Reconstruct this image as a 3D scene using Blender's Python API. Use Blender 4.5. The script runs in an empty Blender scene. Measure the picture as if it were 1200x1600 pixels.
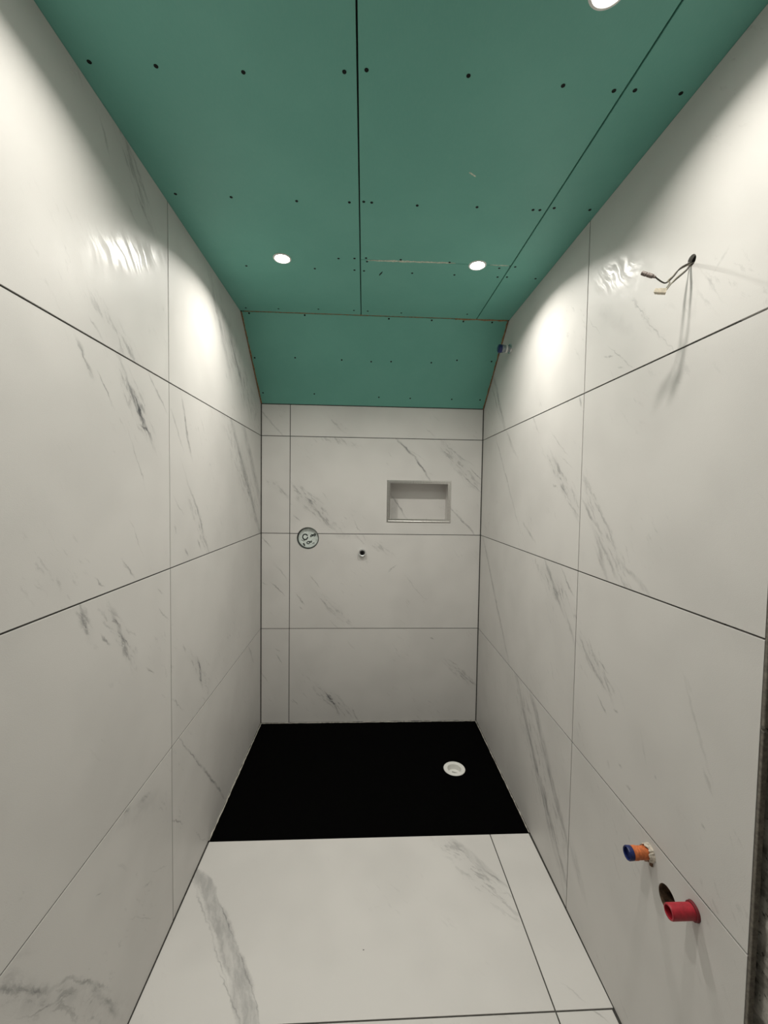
import bpy, bmesh, math, random
from mathutils import Matrix, Vector

# ------------------------------------------------------------------ camera
scene = bpy.context.scene
COL = scene.collection
cam_data = bpy.data.cameras.new('camera')
cam = bpy.data.objects.new('camera', cam_data)
COL.objects.link(cam)
RIGHT = Vector((0.998689, -0.049029, 0.014722))
FWD = Vector((0.049626, 0.997823, -0.043430))
UP = Vector((-0.012560, 0.044104, 0.998948))
M = Matrix.Identity(4)
for i in range(3):
    M[i][0], M[i][1], M[i][2] = RIGHT[i], UP[i], -FWD[i]
M[0][3], M[1][3], M[2][3] = 0.6354, -2.5917, 1.4628
cam.matrix_world = M
cam_data.sensor_fit = 'VERTICAL'
cam_data.sensor_height = 36.0
cam_data.lens = 645.0 / 1600.0 * 36.0
cam_data.clip_start = 0.02
scene.camera = cam

# ------------------------------------------------------------------ world, exposure
world = bpy.data.worlds.new('world')
world.use_nodes = True
world.node_tree.nodes['Background'].inputs[0].default_value = (0.6, 0.6, 0.58, 1)
world.node_tree.nodes['Background'].inputs[1].default_value = 0.05
scene.world = world
vs = scene.view_settings
vs.view_transform = 'Standard'
vs.look = 'None'
vs.gamma = 1.0
vs.use_curve_mapping = False
vs.exposure = 0.0

LAMP_ENERGY = 6.0
LAMP_ENERGY_NEAR = 4.2
LAMP_SPREAD = 144.0
LAMP_COLOUR = (1.0, 0.955, 0.875)

# ------------------------------------------------------------------ room dimensions (metres)
W = 1.384            # width at the back wall
H = 2.3763           # ceiling
HB = 2.0058          # where the sloping board meets the back wall
YS = -0.4308         # where the slope starts at the ceiling
SL, SR = 0.0046, 0.0094   # the side walls are a touch out of parallel
REAR = -3.6
Z1, Z2, Z3 = 0.6073, 1.2093, 1.8113      # tile joints
TH = 0.0095          # tile thickness


def frame(origin, h, v):
    h = Vector(h).normalized(); v = Vector(v).normalized()
    n = h.cross(v)
    m = Matrix.Identity(4)
    for i in range(3):
        m[i][0], m[i][1], m[i][2], m[i][3] = h[i], v[i], n[i], origin[i]
    return m


FR = {
    'L': frame((0, 0, 0), (-SL, 1, 0), (0, 0, 1)),
    'R': frame((W, 0, 0), (-SR, -1, 0), (0, 0, 1)),
    'B': frame((0, 0, 0), (1, 0, 0), (0, 0, 1)),
    'F': frame((0, 0, 0), (1, 0, 0), (0, 1, 0)),
    'C': frame((0, 0, H), (1, 0, 0), (0, -1, 0)),
    'S': frame((0, 0, HB), (1, 0, 0), (0, YS, H - HB)),
}
SLOPE_LEN = math.hypot(YS, H - HB)

# marble veins read off the tiles: kind, centre (h, v) on the wall in metres, half length, half width, angle, strength
VEINS = {}
VEINS['L'] = [
  ('l',-1.413,1.709,0.0874,0.0083,-0.879,0.55),('l',-1.367,1.642,0.0256,0.005,-0.478,0.5),('c',-1.406,1.701,0.128,0.0318,-0.8,0.5),('l',-1.551,1.706,0.0325,0.0024,-0.983,0.45),
  ('l',-1.621,1.76,0.0425,0.0039,-0.934,0.22),('c',-1.623,1.759,0.0439,0.0096,-1.019,0.3),('l',-1.287,1.756,0.0595,0.0046,-0.643,0.4),('l',-1.574,1.836,0.0199,0.0032,-0.633,0.35),
  ('l',-1.445,1.84,0.0282,0.0051,-0.664,0.45),('c',-1.506,1.863,0.0972,0.0329,-0.41,0.3),('l',-1.154,1.672,0.0588,0.0051,-0.918,0.3),('l',-1.082,1.689,0.092,0.0071,-1.192,0.5),
  ('l',-1.406,1.542,0.0743,0.0023,-1.023,0.3),('l',-0.977,1.358,0.177,0.0066,-0.95,0.33),('c',-0.967,1.324,0.1438,0.0267,-0.866,0.35),('l',-1.153,1.416,0.0395,0.0025,-0.632,0.25),
  ('l',-1.176,1.331,0.0135,0.0045,-1.027,0.4),('l',-0.968,1.255,0.0273,0.0052,-0.871,0.4),('l',-1.094,1.248,0.0173,0.0047,-0.628,0.45),('l',-1.417,1.334,0.0477,0.0015,-0.977,0.3),
  ('l',-1.455,1.249,0.034,0.0031,-0.727,0.35),('l',-0.5,2.105,0.1714,0.0164,-0.748,0.35),('l',-0.316,1.521,0.4018,0.0248,-0.813,0.42),('l',-0.203,1.614,0.2844,0.0328,-0.828,0.35),
  ('l',-0.714,2.162,0.1927,0.0161,-0.881,0.28),('c',-0.44,2.073,0.4528,0.0933,-0.504,0.35),('c',-0.336,1.53,0.4708,0.0874,-0.709,0.3),('l',-1.361,2.254,0.0317,0.0059,-0.448,0.3),
  ('l',-1.409,2.201,0.0269,0.0035,-0.515,0.2),('g',-1.407,2.1,0.2471,0.0545,0.419,1),('l',-1.405,2.321,0.0703,0.0083,-0.855,0.3),('l',-1.542,2.305,0.0284,0.0041,-1.03,0.25),
  ('l',-1.665,2.254,0.0096,0.0041,-0.776,0.15),('c',-1.401,2.318,0.1055,0.0414,-0.747,0.4),('l',-1.641,1.168,0.0364,0.0053,-1.244,0.35),('c',-1.637,1.162,0.0611,0.0145,-1.077,0.4),
  ('l',-1.493,1.075,0.0693,0.0062,-1.084,0.5),('c',-1.49,1.073,0.1124,0.0259,-0.945,0.5),('l',-1.562,1.093,0.0194,0.0032,-0.857,0.4),('l',-1.448,1.077,0.0219,0.0024,-0.599,0.3),
  ('l',-1.448,1.24,0.027,0.0037,-0.653,0.45),('l',-1.58,1.238,0.0184,0.0027,-0.717,0.4),('l',-1.71,1.265,0.0111,0.0038,-1.201,0.18),('l',-1.26,1.074,0.0328,0.0029,-0.722,0.45),
  ('l',-1.279,1.148,0.0178,0.0027,-0.633,0.3),('l',-1.115,0.905,0.0153,0.0052,-0.881,0.4),('l',-0.971,0.754,0.0587,0.0082,-1.188,0.5),('c',-0.973,0.756,0.1323,0.025,-0.838,0.45),
  ('l',-1.347,0.925,0.0228,0.0028,-0.767,0.4),('l',-1.168,0.723,0.058,0.0022,-0.811,0.35),('l',-1.057,0.48,0.1826,0.0035,-0.854,0.45),('l',-0.828,0.203,0.2336,0.0065,-0.898,0.5),
  ('l',-0.223,0.531,0.076,0.0088,-0.879,0.3),('l',-1.384,0.558,0.0264,0.0088,-0.316,0.28),('s',-1.437,0.554,0.1248,0.0318,-0.43,0.18),('l',-1.477,0.595,0.0146,0.0057,-0.201,0.28),
  ('l',-1.181,0.322,0.0493,0.0029,-0.804,0.4),('l',-0.962,0.075,0.0805,0.003,-0.841,0.2),('l',-1.501,0.463,0.0284,0.0037,-0.967,0.22),('l',-1.303,0.266,0.0447,0.0019,-0.725,0.25),
  ('l',-1.381,0.293,0.0223,0.003,-0.413,0.25),('l',-1.599,0.488,0.0129,0.002,-0.491,0.35),('l',-1.414,0.223,0.0718,0.0015,-0.842,0.22),('l',-1.802,0.499,0.153,0.0046,-0.819,0.42),
  ('l',-1.645,0.311,0.1064,0.0035,-0.96,0.38),('l',-1.581,0.185,0.1263,0.0076,-1.096,0.28),('s',-1.727,0.383,0.2959,0.0214,-0.923,0.2),('c',-1.715,0.355,0.334,0.0227,-0.962,0.3),
  ('l',-1.768,0.419,0.0955,0.0015,-0.754,0.28),('s',-1.839,0.598,0.0416,0.0057,-0.69,0.15),]
VEINS['R'] = [
  ('l',1.546,1.904,0.1032,0.0015,-0.858,0.28),('c',1.534,1.918,0.1217,0.0078,-0.868,0.32),('l',1.414,1.868,0.0702,0.002,-0.693,0.28),('l',1.351,1.889,0.023,0.0028,-0.241,0.35),
  ('l',1.421,1.834,0.015,0.0026,-0.291,0.22),('l',1.27,2.014,0.0499,0.0017,-0.817,0.2),('s',1.373,1.996,0.114,0.0195,-0.681,0.14),('g',1.366,2.122,0.1495,0.0562,-0.247,1),
  ('l',1.751,1.958,0.0237,0.003,-2.54,0.12),('l',1.715,1.934,0.0665,0.0018,-0.963,0.12),('l',1.66,1.893,0.0123,0.0022,-1.059,0.15),('l',0.307,1.979,0.1868,0.0157,-0.999,0.4),
  ('l',0.232,2.016,0.1335,0.0077,-0.925,0.3),('l',1.201,1.793,0.0197,0.0049,-0.999,0.4),('l',0.821,1.783,0.0507,0.0043,-0.815,0.25),('l',1.046,1.668,0.0733,0.0023,-0.566,0.35),
  ('l',0.454,1.565,0.3045,0.0057,-0.869,0.3),('l',0.516,1.734,0.0987,0.0086,-0.702,0.28),('l',0.784,1.3,0.0631,0.0067,-0.441,0.35),('c',1.08,1.523,0.1919,0.0303,-0.705,0.42),
  ('l',1.049,1.573,0.0615,0.0067,-0.694,0.42),('l',1.114,1.472,0.0429,0.0026,-0.659,0.4),('l',1.023,1.507,0.0182,0.0039,-0.226,0.35),('l',1.115,1.592,0.0375,0.0016,-0.495,0.4),
  ('l',1.175,1.419,0.0512,0.0034,-0.529,0.35),('c',1.353,1.382,0.1953,0.0346,-0.905,0.3),('l',1.292,1.4,0.0715,0.0057,-0.728,0.35),('l',1.366,1.302,0.0876,0.0068,-0.782,0.28),
  ('l',1.309,1.452,0.0906,0.0017,-0.845,0.25),('l',1.358,1.254,0.0554,0.0049,-0.871,0.3),('l',0.986,1.169,0.0276,0.007,-0.857,0.38),('l',0.311,0.913,0.3905,0.0111,-0.851,0.42),
  ('l',1.041,1.118,0.1055,0.0093,-0.787,0.48),('c',1.056,1.113,0.2082,0.0347,-0.358,0.35),('l',1.153,1.152,0.0578,0.0041,-0.618,0.42),('l',1.184,0.988,0.0734,0.0077,-0.87,0.22),
  ('l',1.298,0.946,0.0537,0.0048,-0.632,0.4),('c',1.34,0.942,0.1137,0.0315,-0.431,0.38),('l',1.394,0.954,0.026,0.0029,-0.229,0.35),('l',1.372,0.903,0.0325,0.0054,-0.363,0.32),
  ('l',1.392,0.828,0.0262,0.0037,-0.534,0.4),('l',1.459,0.855,0.0091,0.0032,-0.08,0.32),('l',1.35,1.289,0.0757,0.0086,-1.05,0.28),('l',1.508,1.25,0.0718,0.0075,-0.449,0.22),
  ('l',1.747,0.969,0.0885,0.0042,-1.13,0.13),('l',1.782,0.871,0.0189,0.0043,-0.938,0.22),('l',1.631,0.772,0.006,0.0035,-0.592,0.3),('l',1.535,0.671,0.0088,0.0034,0.283,0.3),
  ('l',1.434,0.67,0.008,0.0048,-0.624,0.25),('l',1.489,0.701,0.0077,0.0038,-0.197,0.22),('l',1.578,0.815,0.0275,0.0036,-1.116,0.13),('l',1.773,0.762,0.0062,0.0033,-0.479,0.22),
  ('l',0.9,0.361,0.3141,0.0162,-0.813,0.36),('l',0.934,0.532,0.121,0.0207,-0.755,0.38),('l',1.096,0.351,0.1836,0.0163,-0.797,0.38),('l',1.089,0.198,0.1782,0.0144,-0.709,0.38),
  ('c',0.958,0.354,0.3611,0.1053,-0.71,0.3),('l',1.28,0.21,0.0656,0.0215,-0.749,0.22),]
VEINS['B'] = [
  ('l',0.068,1.883,0.0871,0.0037,-0.85,0.48),('l',0.894,1.757,0.0815,0.0064,-0.773,0.55),('l',0.997,1.632,0.0912,0.0058,-0.972,0.58),('l',0.965,1.713,0.0548,0.0025,-0.596,0.2),
  ('l',1.154,1.723,0.0521,0.0026,-0.801,0.33),('l',1.229,1.718,0.0965,0.0032,-0.616,0.28),('l',1.328,1.527,0.0684,0.0039,-0.725,0.5),('l',1.349,1.595,0.0363,0.0032,-0.694,0.38),
  ('c',1.247,1.642,0.2079,0.0385,-0.856,0.35),('l',1.268,1.295,0.1049,0.0052,-0.838,0.52),('c',0.327,1.38,0.1889,0.041,-0.814,0.5),('l',0.371,1.324,0.0959,0.0063,-0.802,0.45),
  ('l',0.223,1.303,0.0213,0.0044,-0.782,0.42),('l',0.392,1.445,0.0227,0.0025,-0.975,0.33),('l',0.143,1.468,0.0436,0.0057,-0.73,0.33),('c',0.092,1.497,0.103,0.0226,-0.564,0.3),
  ('l',0.519,1.313,0.0126,0.0038,-0.777,0.38),('l',0.593,1.266,0.0328,0.0032,-1.054,0.33),('l',0.398,1.799,0.0167,0.0057,-0.77,0.33),('c',0.464,1.788,0.1159,0.0188,-0.224,0.3),
  ('c',0.463,1.897,0.0794,0.0213,-0.655,0.28),('l',0.033,1.149,0.0432,0.0038,-0.954,0.33),('l',0.61,1.183,0.0339,0.0032,-0.711,0.33),('s',0.527,1.192,0.0571,0.0153,0.01,0.2),
  ('c',0.706,1.146,0.1105,0.0256,-0.507,0.28),('l',0.115,0.985,0.0599,0.0025,-0.82,0.28),('l',0.825,0.989,0.0257,0.0052,0.655,0.38),('l',1.052,1.854,0.0305,0.0032,-0.757,0.2),
  ('l',0.128,0.974,0.059,0.0032,-0.942,0.28),('l',0.104,0.858,0.0494,0.0038,-0.702,0.48),('l',0.02,0.892,0.0157,0.0032,-0.505,0.33),('l',0.333,0.904,0.0385,0.0032,-0.846,0.38),
  ('l',0.245,0.798,0.0356,0.0038,-0.918,0.48),('l',0.249,0.737,0.0112,0.0044,-1.034,0.38),('l',0.404,0.763,0.0432,0.0026,-0.736,0.38),('c',0.475,0.714,0.1555,0.0288,-0.73,0.3),
  ('l',0.479,0.61,0.0573,0.0026,-0.75,0.28),('l',0.974,0.865,0.0839,0.0026,-0.886,0.22),('l',0.105,0.475,0.0151,0.0038,-0.649,0.38),('l',0.111,0.416,0.0341,0.0032,-1,0.38),
  ('l',0.029,0.296,0.0315,0.0045,-0.947,0.22),('l',0.302,0.288,0.0175,0.0039,-0.799,0.38),('l',0.449,0.134,0.0688,0.0058,-1.054,0.48),('c',0.455,0.138,0.1305,0.0356,-0.729,0.5),
  ('l',0.217,0.134,0.0222,0.0032,-0.803,0.38),('l',0.599,0.048,0.0365,0.0058,-1.157,0.33),('l',1.085,0.54,0.0104,0.0039,-0.465,0.33),('l',1.226,0.384,0.0279,0.0026,-0.614,0.38),
  ('l',1.319,0.277,0.0729,0.0053,-0.634,0.36),('c',1.286,0.3,0.1251,0.0262,-0.737,0.4),('l',0.57,0.499,0.0292,0.0051,-0.868,0.18),]
VEINS['F'] = [
  ('b',0.058,-1.091,0.1208,0.0254,-0.818,0.34),('b',0.163,-1.219,0.123,0.0305,-0.887,0.36),('b',0.256,-1.356,0.1089,0.03,-0.923,0.36),('b',0.318,-1.472,0.0908,0.03,-0.92,0.36),
  ('l',0.185,-1.215,0.101,0.0024,-0.942,0.3),('l',0.307,-1.398,0.1259,0.0021,-1.028,0.42),('l',0.088,-1.178,0.1207,0.0036,-0.927,0.25),('l',0.198,-1.333,0.0849,0.0028,-1.001,0.28),
  ('l',0.267,-1.443,0.0779,0.0024,-0.893,0.35),('b',1.103,-1.02,0.1246,0.02,-0.942,0.18),('l',1.155,-1.095,0.0595,0.0038,-0.882,0.3),('c',1.082,-1.063,0.1951,0.047,-1.023,0.35),
  ('l',1.318,-1.524,0.017,0.0026,-0.749,0.3),('l',1.271,-1.468,0.0247,0.0027,-0.808,0.16),('d',0.653,-1.328,0.0027,0.0024,-0.036,0.9),]


# ------------------------------------------------------------------ helpers
def link(name, mesh, mat=None, parent=None):
    o = bpy.data.objects.new(name, mesh)
    COL.objects.link(o)
    if mat and mesh is not None and not mesh.materials:
        mesh.materials.append(mat)
    if parent is not None:
        o.parent = parent
    return o


def empty(name, m, parent=None):
    o = bpy.data.objects.new(name, None)
    COL.objects.link(o)
    o.empty_display_size = 0.05
    if isinstance(m, Matrix):
        o.matrix_world = m
    else:
        o.location = m
    if parent is not None:
        o.parent = parent
    return o


def tag(o, label, cat, group=None, kind=None):
    o['label'] = label
    o['category'] = cat
    if group:
        o['group'] = group
    if kind:
        o['kind'] = kind
    return o


def mesh_from(bm, name, smooth=False):
    bmesh.ops.recalc_face_normals(bm, faces=bm.faces[:])
    me = bpy.data.meshes.new(name)
    if smooth:
        for f in bm.faces:
            f.smooth = True
    bm.to_mesh(me)
    bm.free()
    return me


def add_box(bm, lo, hi):
    vs = [bm.verts.new((x, y, z)) for x in (lo[0], hi[0]) for y in (lo[1], hi[1]) for z in (lo[2], hi[2])]
    for q in ((0, 1, 3, 2), (4, 6, 7, 5), (0, 4, 5, 1), (2, 3, 7, 6), (0, 2, 6, 4), (1, 5, 7, 3)):
        bm.faces.new([vs[i] for i in q])


def add_prism(bm, pts, z0, z1, chamfer=0.0):
    """convex polygon (counter-clockwise) from z0 up to z1 with a small chamfer along the top edge"""
    n = len(pts)
    cx = sum(p[0] for p in pts) / n; cy = sum(p[1] for p in pts) / n
    lo = [bm.verts.new((p[0], p[1], z0)) for p in pts]
    rings = [lo]
    if chamfer:
        rings.append([bm.verts.new((p[0], p[1], z1 - chamfer)) for p in pts])
        ins = []
        for i in range(n):
            a, b, c = Vector(pts[i - 1]), Vector(pts[i]), Vector(pts[(i + 1) % n])
            d1 = (b - a).normalized(); d2 = (c - b).normalized()
            n1 = Vector((-d1.y, d1.x)); n2 = Vector((-d2.y, d2.x))
            k = (n1 + n2) / (1 + n1.dot(n2))
            q = b + k * chamfer
            ins.append(bm.verts.new((q.x, q.y, z1)))
        rings.append(ins)
    else:
        rings.append([bm.verts.new((p[0], p[1], z1)) for p in pts])
    for a, b in zip(rings, rings[1:]):
        for i in range(n):
            j = (i + 1) % n
            bm.faces.new((a[i], a[j], b[j], b[i]))
    bm.faces.new(rings[-1])
    bm.faces.new(list(reversed(lo)))


def lathe(profile, seg=40, closed=False):
    """profile: (r, z) pairs turned around Z"""
    bm = bmesh.new()
    rings = []
    for r, z in profile:
        if r < 1e-6:
            rings.append([bm.verts.new((0, 0, z))])
        else:
            rings.append([bm.verts.new((r * math.cos(2 * math.pi * i / seg), r * math.sin(2 * math.pi * i / seg), z)) for i in range(seg)])
    pairs = list(zip(rings, rings[1:]))
    if closed:
        pairs.append((rings[-1], rings[0]))
    for a, b in pairs:
        for i in range(seg):
            j = (i + 1) % seg
            if len(a) == 1 and len(b) > 1:
                bm.faces.new((a[0], b[j], b[i]))
            elif len(b) == 1 and len(a) > 1:
                bm.faces.new((a[i], a[j], b[0]))
            elif len(a) > 1:
                bm.faces.new((a[i], a[j], b[j], b[i]))
    return bm


def tube(points, r, seg=8, sub=5, jitter=0.0, rnd=None):
    """a round tube along a smooth path"""
    P = [Vector(p) for p in points]
    path = []
    if len(P) > 2 and sub > 1:
        for i in range(len(P) - 1):
            p0 = P[max(i - 1, 0)]; p1 = P[i]; p2 = P[i + 1]; p3 = P[min(i + 2, len(P) - 1)]
            for k in range(sub):
                t = k / sub
                path.append(0.5 * ((2 * p1) + (p2 - p0) * t + (2 * p0 - 5 * p1 + 4 * p2 - p3) * t * t + (3 * p1 - p0 - 3 * p2 + p3) * t ** 3))
        path.append(P[-1])
    else:
        path = P
    bm = bmesh.new()
    rings = []
    nrm = None
    for i, p in enumerate(path):
        d = (path[min(i + 1, len(path) - 1)] - path[max(i - 1, 0)]).normalized()
        if nrm is None:
            nrm = d.orthogonal().normalized()
        nrm = (nrm - d * nrm.dot(d)).normalized()
        b = d.cross(nrm)
        rr = r * (1 + (rnd.uniform(-jitter, jitter) if rnd else 0))
        rings.append([bm.verts.new(p + (nrm * math.cos(2 * math.pi * k / seg) + b * math.sin(2 * math.pi * k / seg)) * rr) for k in range(seg)])
    for a, b in zip(rings, rings[1:]):
        for k in range(seg):
            bm.faces.new((a[k], a[(k + 1) % seg], b[(k + 1) % seg], b[k]))
    bm.faces.new(rings[0]); bm.faces.new(rings[-1])
    return bm


def cut(obj, cutters):
    """boolean the cutter bmeshes out of an object and bake the result"""
    tmp = []
    for bm in cutters:
        me = mesh_from(bm, 'cutter')
        c = bpy.data.objects.new('cutter', me)
        COL.objects.link(c)
        c.matrix_world = obj.matrix_world
        tmp.append(c)
        m = obj.modifiers.new('cut', 'BOOLEAN')
        m.object = c; m.operation = 'DIFFERENCE'; m.solver = 'EXACT'
    bpy.context.view_layer.update()
    for c in tmp:
        c.matrix_world = obj.matrix_world
    bpy.context.view_layer.update()
    dg = bpy.context.evaluated_depsgraph_get()
    me = bpy.data.meshes.new_from_object(obj.evaluated_get(dg))
    obj.modifiers.clear()
    obj.data = me
    for c in tmp:
        d = c.data
        bpy.data.objects.remove(c); bpy.data.meshes.remove(d)


def cyl_cutter(x, y, r, z0, z1, seg=48):
    bm = bmesh.new()
    add_prism(bm, [(x + r * math.cos(2 * math.pi * i / seg), y + r * math.sin(2 * math.pi * i / seg)) for i in range(seg)], z0, z1)
    return bm


def box_cutter(lo, hi):
    bm = bmesh.new()
    add_box(bm, lo, hi)
    return bm


# ------------------------------------------------------------------ materials
class Nodes:
    def __init__(self, name):
        self.mat = bpy.data.materials.new(name)
        self.mat.use_nodes = True
        self.t = self.mat.node_tree
        self.bsdf = self.t.nodes['Principled BSDF']

    def n(self, typ, **kw):
        o = self.t.nodes.new(typ)
        for k, v in kw.items():
            setattr(o, k, v)
        return o

    def set(self, sock, v):
        if isinstance(v, bpy.types.NodeSocket):
            self.t.links.new(v, sock)
        else:
            sock.default_value = v

    def math(self, op, a, b=0.0, clamp=False):
        o = self.n('ShaderNodeMath', operation=op, use_clamp=clamp)
        self.set(o.inputs[0], a); self.set(o.inputs[1], b)
        return o.outputs[0]

    def vmath(self, op, a, b=None, scale=None):
        o = self.n('ShaderNodeVectorMath', operation=op)
        self.set(o.inputs[0], a)
        if b is not None:
            self.set(o.inputs[1], b)
        if scale is not None:
            self.set(o.inputs['Scale'], scale)
        return o.outputs['Value'] if op == 'LENGTH' else o.outputs['Vector']

    dim = '3D'

    def noise(self, vec, scale, detail=2.0, rough=0.5, col=False):
        o = self.n('ShaderNodeTexNoise', noise_dimensions=self.dim)
        self.set(o.inputs['Vector'], vec)
        o.inputs['Scale'].default_value = scale
        o.inputs['Detail'].default_value = detail
        o.inputs['Roughness'].default_value = rough
        return o.outputs['Color'] if col else o.outputs['Fac']

    def mapping(self, vec, loc=(0, 0, 0), rot=0.0, scale=(1, 1, 1), typ='POINT'):
        o = self.n('ShaderNodeMapping', vector_type=typ)
        self.set(o.inputs['Vector'], vec)
        o.inputs['Location'].default_value = loc
        o.inputs['Rotation'].default_value = (0, 0, rot)
        o.inputs['Scale'].default_value = scale
        return o.outputs[0]

    def rng(self, v, a, b, c, d, smooth=True):
        o = self.n('ShaderNodeMapRange', interpolation_type='SMOOTHSTEP' if smooth else 'LINEAR')
        self.set(o.inputs['Value'], v)
        for k, x in zip(('From Min', 'From Max', 'To Min', 'To Max'), (a, b, c, d)):
            self.set(o.inputs[k], x)
        return o.outputs['Result']

    def mix(self, f, a, b):
        o = self.n('ShaderNodeMix', data_type='RGBA')
        self.set(o.inputs[0], f); self.set(o.inputs[6], a); self.set(o.inputs[7], b)
        return o.outputs[2]

    def bump(self, h, strength, dist):
        o = self.n('ShaderNodeBump')
        o.inputs['Strength'].default_value = strength
        o.inputs['Distance'].default_value = dist
        self.set(o.inputs['Height'], h)
        self.t.links.new(o.outputs[0], self.bsdf.inputs['Normal'])

    def out(self, **kw):
        for k, v in kw.items():
            self.set(self.bsdf.inputs[k.replace('_', ' ')], v)
        return self.mat


def plain(name, col, rough=0.5, metal=0.0, grain=0.0, gscale=60.0, bump=0.0, spec=0.5, **kw):
    """one colour with a little procedural grain"""
    m = Nodes(name)
    tc = m.n('ShaderNodeTexCoord').outputs['Object']
    f = m.noise(tc, gscale, 4.0, 0.6)
    g = max(grain, 0.02)
    c0 = tuple(x * (1 - g) for x in col) + (1,)
    c1 = tuple(min(1, x * (1 + g)) for x in col) + (1,)
    c = m.mix(m.rng(f, 0.3, 0.7, 0, 1), c0, c1)
    m.out(Base_Color=c, Roughness=rough, Metallic=metal)
    m.bsdf.inputs['Specular IOR Level'].default_value = spec
    for k, v in kw.items():
        m.bsdf.inputs[k.replace('_', ' ')].default_value = v
    if bump:
        m.bump(f, bump, 0.002)
    return m.mat


TILE_BASE = (0.635, 0.62, 0.60)
VEIN_COL = (0.085, 0.087, 0.093, 1)


def marble(name, strokes, seed, ang=-0.86, wisps=1.0):
    """satin white marble-look porcelain; strokes are the veins of this one tile in its own (h, v) coordinates"""
    m = Nodes(name)
    m.dim = '2D'
    tc = m.n('ShaderNodeTexCoord').outputs['Object']
    sx = m.n('ShaderNodeSeparateXYZ'); m.set(sx.inputs[0], tc)
    cb = m.n('ShaderNodeCombineXYZ'); m.set(cb.inputs[0], sx.outputs[0]); m.set(cb.inputs[1], sx.outputs[1])
    P = cb.outputs[0]
    rnd = random.Random(seed)
    S = m.mapping(P, loc=(rnd.uniform(-50, 50), rnd.uniform(-50, 50), rnd.uniform(-9, 9)))
    w1 = m.vmath('SCALE', m.vmath('SUBTRACT', m.noise(S, 7.0, 2.0, col=True), (0.5, 0.5, 0.5)), scale=0.030)
    w2 = m.vmath('SCALE', m.vmath('SUBTRACT', m.noise(S, 46.0, 3.0, 0.65, col=True), (0.5, 0.5, 0.5)), scale=0.012)
    w12 = m.vmath('MULTIPLY', m.vmath('ADD', w1, w2), (1, 1, 0))
    PW = m.vmath('ADD', P, w12)
    # fine strands along the vein direction
    SW = m.vmath('ADD', S, w12)
    strand = m.noise(m.mapping(m.mapping(SW, rot=-ang), scale=(13.0, 58.0, 1)), 1.0, 4.0, 0.66)
    patch = m.noise(S, 16.0, 3.0, 0.6)
    brk = m.rng(m.noise(m.mapping(m.mapping(SW, rot=-ang), scale=(14.0, 90.0, 1)), 1.0, 3.0, 0.6), 0.36, 0.62, 0.45, 1.35)
    acc = {'l': None, 'c': None, 's': None, 'b': None, 'g': None, 'd': None}
    for (k, x, y, a, b, r, s) in strokes:
        src = P if k in 'gd' else PW
        soft = {'l': 1.55, 'c': 1.5, 's': 1.6, 'b': 1.12, 'g': 1.15, 'd': 1.0}[k]
        core = {'l': 0.05, 'c': 0.25, 's': 0.0, 'b': 0.72, 'g': 0.35, 'd': 0.6}[k]
        aa, bb = a * (1.12 if k != 'g' else 1.0), b
        q = m.mapping(src, loc=(x, y, 0), rot=r, scale=(max(aa, 0.002), max(bb, 0.0014), 1), typ='TEXTURE')
        f = m.rng(m.vmath('LENGTH', q), core, soft, s, 0.0)
        acc[k] = f if acc[k] is None else m.math('MAXIMUM', acc[k], f)
    tot = None

    def plus(v):
        nonlocal tot
        tot = v if tot is None else m.math('ADD', tot, v)
    st = m.rng(strand, 0.50, 0.66, 0.0, 1.0)
    if acc['l'] is not None:
        plus(m.math('MULTIPLY', acc['l'], brk))
    if acc['c'] is not None:
        plus(m.math('MULTIPLY', acc['c'], m.math('ADD', m.math('MULTIPLY', st, 1.0), 0.12)))
    if acc['s'] is not None:
        plus(m.math('MULTIPLY', acc['s'], m.rng(patch, 0.35, 0.7, 0.3, 1.0)))
    if acc['b'] is not None:
        bn = m.noise(m.mapping(m.mapping(SW, rot=1.15), scale=(8.0, 38.0, 1)), 1.0, 5.0, 0.65)
        plus(m.math('MULTIPLY', acc['b'], m.rng(bn, 0.30, 0.70, 0.35, 1.2)))
    # faint wisps everywhere
    fw = m.math('MULTIPLY', m.rng(strand, 0.60, 0.74, 0.0, 0.16 * wisps), m.rng(m.noise(S, 3.2, 2.0), 0.52, 0.68, 0.0, 1.0))
    plus(fw)
    if acc['d'] is not None:
        plus(acc['d'])
    tot = m.math('MULTIPLY', tot, 1.0, clamp=True)
    cloud = m.rng(m.noise(S, 2.6, 2.0, 0.6), 0.35, 0.7, 0.0, 1.0)
    base = m.mix(cloud, TILE_BASE + (1,), tuple(x * 0.93 for x in TILE_BASE) + (1,))
    colr = m.mix(tot, base, VEIN_COL)
    rough = m.rng(patch, 0.3, 0.7, 0.44, 0.50)
    fine = m.noise(S, 420.0, 1.0, 0.6)
    if acc['g'] is not None:
        # half-wiped smears: glossier, with brush-like ridges
        sm = m.noise(m.mapping(m.mapping(m.vmath('ADD', S, m.vmath('SCALE', w1, scale=2.5)), rot=-ang), scale=(7.0, 52.0, 1)), 1.0, 3.0, 0.6)
        smf = m.rng(sm, 0.42, 0.62, 0.0, 1.0)
        gl = m.math('MULTIPLY', acc['g'], smf)
        rough = m.math('SUBTRACT', rough, m.math('SUBTRACT', m.math('MULTIPLY', gl, 0.27), m.math('MULTIPLY', acc['g'], 0.09)))
        hgt = m.math('ADD', m.math('MULTIPLY', fine, 0.25), m.math('MULTIPLY', m.math('MULTIPLY', acc['g'], sm), 1.4))
        m.bump(hgt, 0.20, 0.002)
    else:
        m.bump(fine, 0.06, 0.002)
    return m.out(Base_Color=colr, Roughness=rough)


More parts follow.
